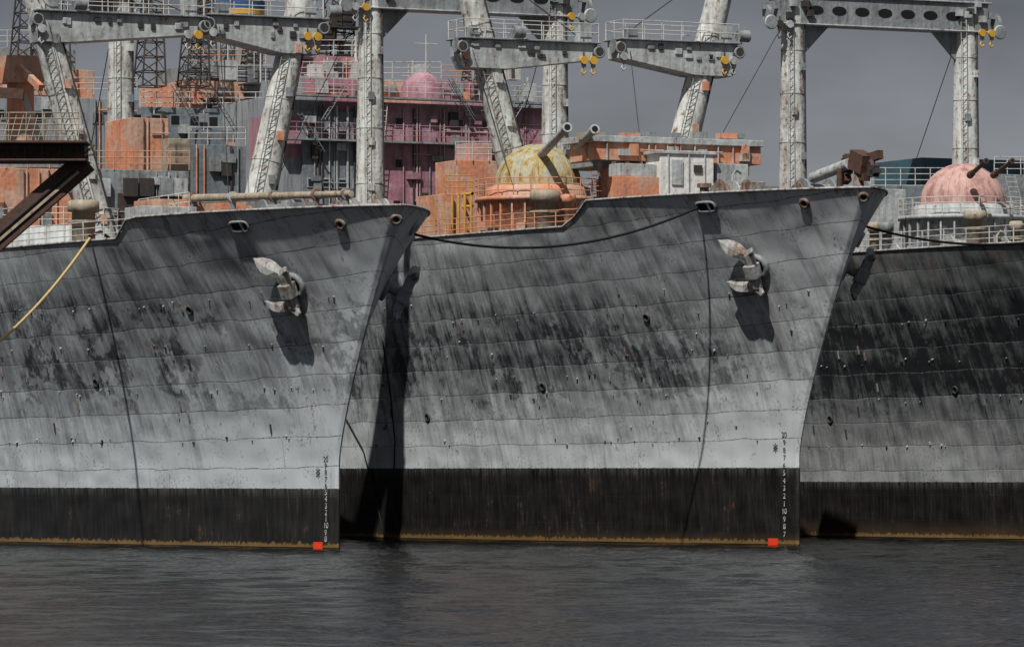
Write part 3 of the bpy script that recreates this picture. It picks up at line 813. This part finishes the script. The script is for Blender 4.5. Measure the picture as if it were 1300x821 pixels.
b=MB('deck_houses',E[2],.03)
Hh=house(b,2,756,966,183,206,17,3.2,'orange',None)
house(b,2,750,970,175,183,16.8,3.7,'ltgrey')
house(b,2,786,950,208,262,17.4,2.6,'pink',17)
house(b,2,838,906,196,262,15.4,1.9,'white',17)
house(b,2,834,910,192,196,15.3,2.1,'ltgrey')
house(b,2,910,950,208,262,15.8,2.,'ltgrey',17)
house(b,2,786,838,224,262,15.5,1.4,'orange',17)
house(b,2,786,836,208,224,15.8,1.3,'ltgrey')
house(b,2,752,790,186,212,17.5,4,'grey')
house(b,2,566,600,246,300,27,4,'orange',16.3)
house(b,2,540,566,262,300,33,2,'tan',16.3)
house(b,2,580,640,204,262,31,3,'orange',16.3)
house(b,2,596,625,182,206,31.5,2,'pink',16.3)
b.build()
b=MB('deck_fittings',E[2])
b.rail([qs(2,578,204,30.9),qs(2,642,204,30.9)],'rail',1.1,.9,3)
b.rail([qs(2,566,246,27),qs(2,600,246,27)],'yrail',1.05,.8,3)
edge_rail(b,2,-11.6,-40,'orail',.95)
for u in range(566,600,8): 
    p=qd(2,u,290,7.8); b.tube([p-V((0,0,1)),p+V((0,0,1.9))],.09,'yrail')
b.tube([qd(2,562,250,7.),qd(2,600,246,7.)],.12,'yrail'); b.tube([qd(2,562,264,7.),qd(2,600,262,7.)],.1,'yellow')
greeble(b,17,min(Hh[0],Hh[1]),max(Hh[0],Hh[1]),Hh[2],Hh[3],22,['orange','orail','ltgrey','pink'])
p0=qs(2,842,203,15.4);p1=qs(2,900,203,15.4); b.box(p0.lerp(p1,.3)+V((.04,0,-.7)),(.08,.7,1.4),'ltgrey'); b.box(p0.lerp(p1,.75)+V((.05,0,-.5)),(.1,.5,.4),'dark')
for f in(.1,.55,.9): b.tube([p0.lerp(p1,f)+V((.06,0,-2)),p0.lerp(p1,f)+V((.06,0,.3))],.04,'ltgrey')
for u in range(762,965,17): p=qs(2,u,212,17.); b.beam(p+V((0,0,.3)),p+V((-.1,0,-.5)),.15,.3,'rustmix')
p0=qs(2,750,175,16.8);p1=qs(2,970,175,16.8)
for i in range(9): 
    p=p0.lerp(p1,random.random()); b.box(p+V((-1,0,.15)),(.6,random.uniform(.3,1.2),random.uniform(.2,.45)),random.choice(['grey','orange','tan']))
vent(b,qd(2,692,280,6.,1.1),.75,1.7,'tan'); vent(b,qd(2,722,274,5.,.8),.35,1.2,'orange'); vent(b,qd(2,640,290,7.,.8),.35,1.2,'orange')
b.ladder(qs(2,748,180,18),qs(2,764,246,18),(0,1,0),'orail',.7,.3)
b.ladder(qs(2,556,250,26),qs(2,560,296,26),(0,1,0),'yrail',.7,.3)
a0=q(2,1032,226,0.);a1=q(2,1078,208,-.4)
b.cyl(a0,a1,.30,.30,'ltgrey',16); b.box(q(2,1094,206,-.6),(1.4,.8,1.0),'brown',Matrix.Rotation(.3,3,'Y'))
b.beam(q(2,1070,212,-.4),q(2,1118,196,-.9),.35,.45,'brown'); b.cyl(q(2,1090,240,-.4),q(2,1090,210,-.6),.3,.22,'rustmix',12)
b.cyl(q(2,1066,240,0),q(2,1066,214,0),.16,.16,'brown'); b.torus(q(2,1106,214,-.6),(.3,1,0),.35,.13,'brown')
for i in range(12): b.box(q(2,random.uniform(1068,1112),random.uniform(198,230),-.5),(random.uniform(.3,.8),.4,random.uniform(.2,.6)),random.choice(['brown','rustmix','dark']),Matrix.Rotation(random.uniform(-.6,.6),3,'Y'))
clutter(b,2,-9,2,4,22,['grey','ltgrey','rustmix','grey'])
clutter(b,2,-26,-12,7,18,['orange','tan','orange','grey'])
b.build()

# ------------------------------------------------------------------ ship 3 deck
b=MB('deck_houses',E[3],.03)
house(b,3,1120,1150,240,300,30,4,'ltgrey',15.8)
house(b,3,1145,1200,236,262,33,4,'bluegrey',15.8)
house(b,3,1262,1340,222,300,31,5,'grey',15.8)
house(b,3,1170,1300,202,226,42,6,'teal',15.8)
house(b,3,1105,1180,258,300,36,3,'rustmix',15.8)
b.build()
b=MB('deck_fittings',E[3])
edge_rail(b,3,-4,-60,'rail',1.)
b.rail([qs(3,1105,236,33),qs(3,1200,236,33)],'rail',1.1,.9,3)
b.rail([qs(3,1105,258,35.8),qs(3,1180,258,35.8)],'rail',1.1,.9,3)
b.rail([qs(3,1262,222,31),qs(3,1330,222,31)],'rail',1.1,.9,3)
b.ladder(qs(3,1282,222,26),qs(3,1300,290,26),(0,1,0),'rail',.7,.3)
b.ladder(qs(3,1112,262,32),qs(3,1122,316,32),(0,1,0),'rail',.7,.3)
for u in(1110,1126,1150,1176,1290): vent(b,qd(3,u,312,6.6),.35,1.4,random.choice(['ltgrey','tan','grey']))
vent(b,qd(3,1238,300,6.,1.),.6,1.5,'tan')
clutter(b,3,-44,-6,7,44,['grey','ltgrey','ltgrey','tan'])
b.build()

# ------------------------------------------------------------------ boarding gantry, left
e=empty('boarding_gantry',Matrix.Identity(4)); d=238.
b=MB('walkway',e,.02)
def G(u,v,dd=0): return W(u,v,d+dd)
b.beam(G(-120,193,1),G(110,193,1),2.2,.75,'dark'); b.beam(G(-120,182,0),G(112,182,0),2.6,.12,'brown'); b.beam(G(-120,205),G(112,205),2.6,.1,'brown')
b.beam(G(110,204),G(-60,352),.5,1.15,'brown'); b.beam(G(112,198,-.3),G(-60,346,-.3),.12,.14,'dark'); b.beam(G(100,218,-.3),G(-60,356,-.3),.12,.14,'tan')
b.beam(G(60,206,1),G(60,184,1),1.,.4,'dark')
for u in range(-100,108,22):
    b.beam(G(u,184,-.2),G(u,203,-.2),.12,.12,'brown'); b.beam(G(u,203,-.2),G(u+22,184,-.2),.06,.1,'brown')
b.build()
b=MB('walkway_railing',e)
for dd in(-1.1,1.2):
    b.rail([G(-100,180,dd),G(100,180,dd)],'tan',1.4,.8,5,.025)
for u in range(-96,96,9): b.tube([G(u,180,-1.1),G(u+9,146,-1.1)],.015,'rail',4)
b.build()
b=MB('support_tower',e)
lattice(b,W(-120,697,d+1),W(-120,110,d+1),2.,'brown',14,2.)
b.beam(G(-110,110),G(30,120),.3,.5,'brown'); b.beam(G(30,120),G(52,180),.2,.3,'dark')
b.build()

# ------------------------------------------------------------------ mooring ropes
def catenary(p1,p2,sag,n=30):
    return [V(p1).lerp(V(p2),i/n)-V((0,0,sag*4*(i/n)*(1-i/n))) for i in range(n+1)]
m1,m2,m3=[ship_matrix(i) for i in(1,2,3)]
s_,z_=find_surf(1,116,303,1); p=m1@(HP(1,s_,z_)+V((0,-.1,0)))
b=MB('mooring_rope'); b.tube(catenary(p,W(-70,478,236),.9),.075,'yrope',8); b.tube([p+V((0,0,.1)),p+V((.5,.8,.4)),p+V((.9,1.6,.1))],.09,'brown',8); b.build()
s_,z_=find_surf(2,888,264,1); p=m2@(HP(2,s_,z_)+V((0,-.1,0)))
q1=m1@surf(1,5.5,16.0,-1)[0]
b=MB('mooring_rope'); b.tube(catenary(p,q1,1.3),.07,'krope',8); b.build()
p=m2@surf(2,5.5,17.0,-1)[0]
b=MB('mooring_rope'); b.tube(catenary(p,m3@V((-8,-inside(3,-8,-.3),16.9)),.5),.07,'krope',8); b.build()

# ------------------------------------------------------------------ water
k=NT('harbour_water'); o=k.tc.outputs['Object']
n2=k.noise(o,2.6,1,.6)
k.bump(k.math('MULTIPLY',n2,.07),1.,1.)
WM=k.out((.007,.0068,.0062),.14,0,.08)
rg=np.random.RandomState(3)
xs=np.arange(-75,85.01,.30); ys=np.concatenate([np.arange(-155,-20,.38),np.arange(-20,45.01,.5)])
X,Y=np.meshgrid(xs,ys); Z=np.zeros_like(X)
for i in range(34):
    lam=rg.uniform(.9,4.5); th=rg.normal(0.9,.6); kk=2*math.pi/lam
    Z+=.0085*lam**.9*np.sin(kk*(X*math.cos(th)+Y*math.sin(th))+rg.uniform(0,6.3))
fade=np.clip((X+75)/5,0,1)*np.clip((85-X)/5,0,1)*np.clip((Y+155)/5,0,1)*np.clip((45-Y)/5,0,1)
Z=Z*fade*.34
nx,ny=len(xs),len(ys)
co=np.stack([X.ravel(),Y.ravel(),Z.ravel()],1)
idx=np.arange(nx*ny).reshape(ny,nx)
qd4=np.stack([idx[:-1,:-1].ravel(),idx[:-1,1:].ravel(),idx[1:,1:].ravel(),idx[1:,:-1].ravel()],1)
R=9000; x0,x1,y0_,y1_=xs[0],xs[-1],ys[0],ys[-1]
extra=[(-R,-R,0),(R,-R,0),(R,R,0),(-R,R,0),(x0,y0_,0),(x1,y0_,0),(x1,y1_,0),(x0,y1_,0)]
base=len(co); co=np.concatenate([co,np.array(extra)])
ef=[[base+a for a in f] for f in((0,1,5,4),(1,2,6,5),(2,3,7,6),(3,0,4,7))]
me=bpy.data.meshes.new('water'); faces=np.concatenate([qd4,np.array(ef)])
me.vertices.add(len(co)); me.vertices.foreach_set('co',co.astype(np.float32).ravel())
me.loops.add(faces.size); me.loops.foreach_set('vertex_index',faces.astype(np.int32).ravel())
me.polygons.add(len(faces)); me.polygons.foreach_set('loop_start',np.arange(0,faces.size,4,dtype=np.int32)); me.polygons.foreach_set('loop_total',np.full(len(faces),4,dtype=np.int32))
me.update(calc_edges=True); me.validate()
me.polygons.foreach_set('use_smooth',np.ones(len(me.polygons),dtype=bool))
me.materials.append(WM)
o=bpy.data.objects.new('water',me); SC.collection.objects.link(o)

# ------------------------------------------------------------------ light
ld=V((.23,.55,-.79)).normalized()
sd=bpy.data.lights.new('sun','SUN'); sd.energy=4.9; sd.angle=math.radians(.7); sd.color=(1,.965,.91)
so=bpy.data.objects.new('sun',sd); SC.collection.objects.link(so); so.rotation_euler=ld.to_track_quat('-Z','Y').to_euler(); so.location=(-60,-60,90)
w=bpy.data.worlds.new('World'); SC.world=w; w.use_nodes=True; n=w.node_tree.nodes; l=w.node_tree.links
n.clear(); out=n.new('ShaderNodeOutputWorld'); sky=n.new('ShaderNodeTexSky'); sky.sky_type='NISHITA'; sky.sun_disc=False
sky.sun_elevation=math.asin(-ld.z); sky.sun_rotation=math.atan2(-ld.x,-ld.y)
b1=n.new('ShaderNodeBackground'); b1.inputs[1].default_value=.07; l.new(sky.outputs[0],b1.inputs[0])
tc=n.new('ShaderNodeTexCoord'); sp=n.new('ShaderNodeSeparateXYZ'); l.new(tc.outputs['Generated'],sp.inputs[0])
mp=n.new('ShaderNodeMapping'); mp.inputs['Scale'].default_value=(1,1,2.2); l.new(tc.outputs['Generated'],mp.inputs[0])
nz=n.new('ShaderNodeTexNoise'); nz.inputs['Scale'].default_value=11; nz.inputs['Detail'].default_value=4; nz.inputs['Roughness'].default_value=.52; l.new(mp.outputs[0],nz.inputs['Vector'])
rp=n.new('ShaderNodeValToRGB'); l.new(sp.outputs[2],rp.inputs[0]); e_=rp.color_ramp.elements
st=[(0,(.28,.285,.305)),(.045,(.26,.265,.29)),(.07,(.215,.22,.245)),(.10,(.135,.14,.158)),(.3,(.15,.16,.18)),(.6,(.24,.25,.28)),(1,(.31,.33,.36))]
while len(e_)<len(st): e_.new(.5)
for i,(p_,c_) in enumerate(st): e_[i].position=p_; e_[i].color=(*c_,1)
mr=n.new('ShaderNodeMapRange'); l.new(nz.outputs[0],mr.inputs[0]); mr.inputs[1].default_value=.3; mr.inputs[2].default_value=.7; mr.inputs[3].default_value=.66; mr.inputs[4].default_value=1.34
mx=n.new('ShaderNodeVectorMath'); mx.operation='SCALE'; l.new(rp.outputs[0],mx.inputs[0]); l.new(mr.outputs[0],mx.inputs['Scale'])
b2=n.new('ShaderNodeBackground'); l.new(mx.outputs[0],b2.inputs[0]); b2.inputs[1].default_value=1.
ms=n.new('ShaderNodeMixShader'); ms.inputs[0].default_value=.9; l.new(b1.outputs[0],ms.inputs[1]); l.new(b2.outputs[0],ms.inputs[2]); l.new(ms.outputs[0],out.inputs[0])
# ------------------------------------------------------------------ camera
cd=bpy.data.cameras.new('camera'); cam=bpy.data.objects.new('camera',cd); SC.collection.objects.link(cam)
cam.location=(0,-D0,ZC); cam.rotation_euler=(math.pi/2,0,0); cd.sensor_width=36; cd.lens=36*F/1300.; cd.shift_y=(600-410.5)/1300.
cd.clip_start=1; cd.clip_end=30000; SC.camera=cam
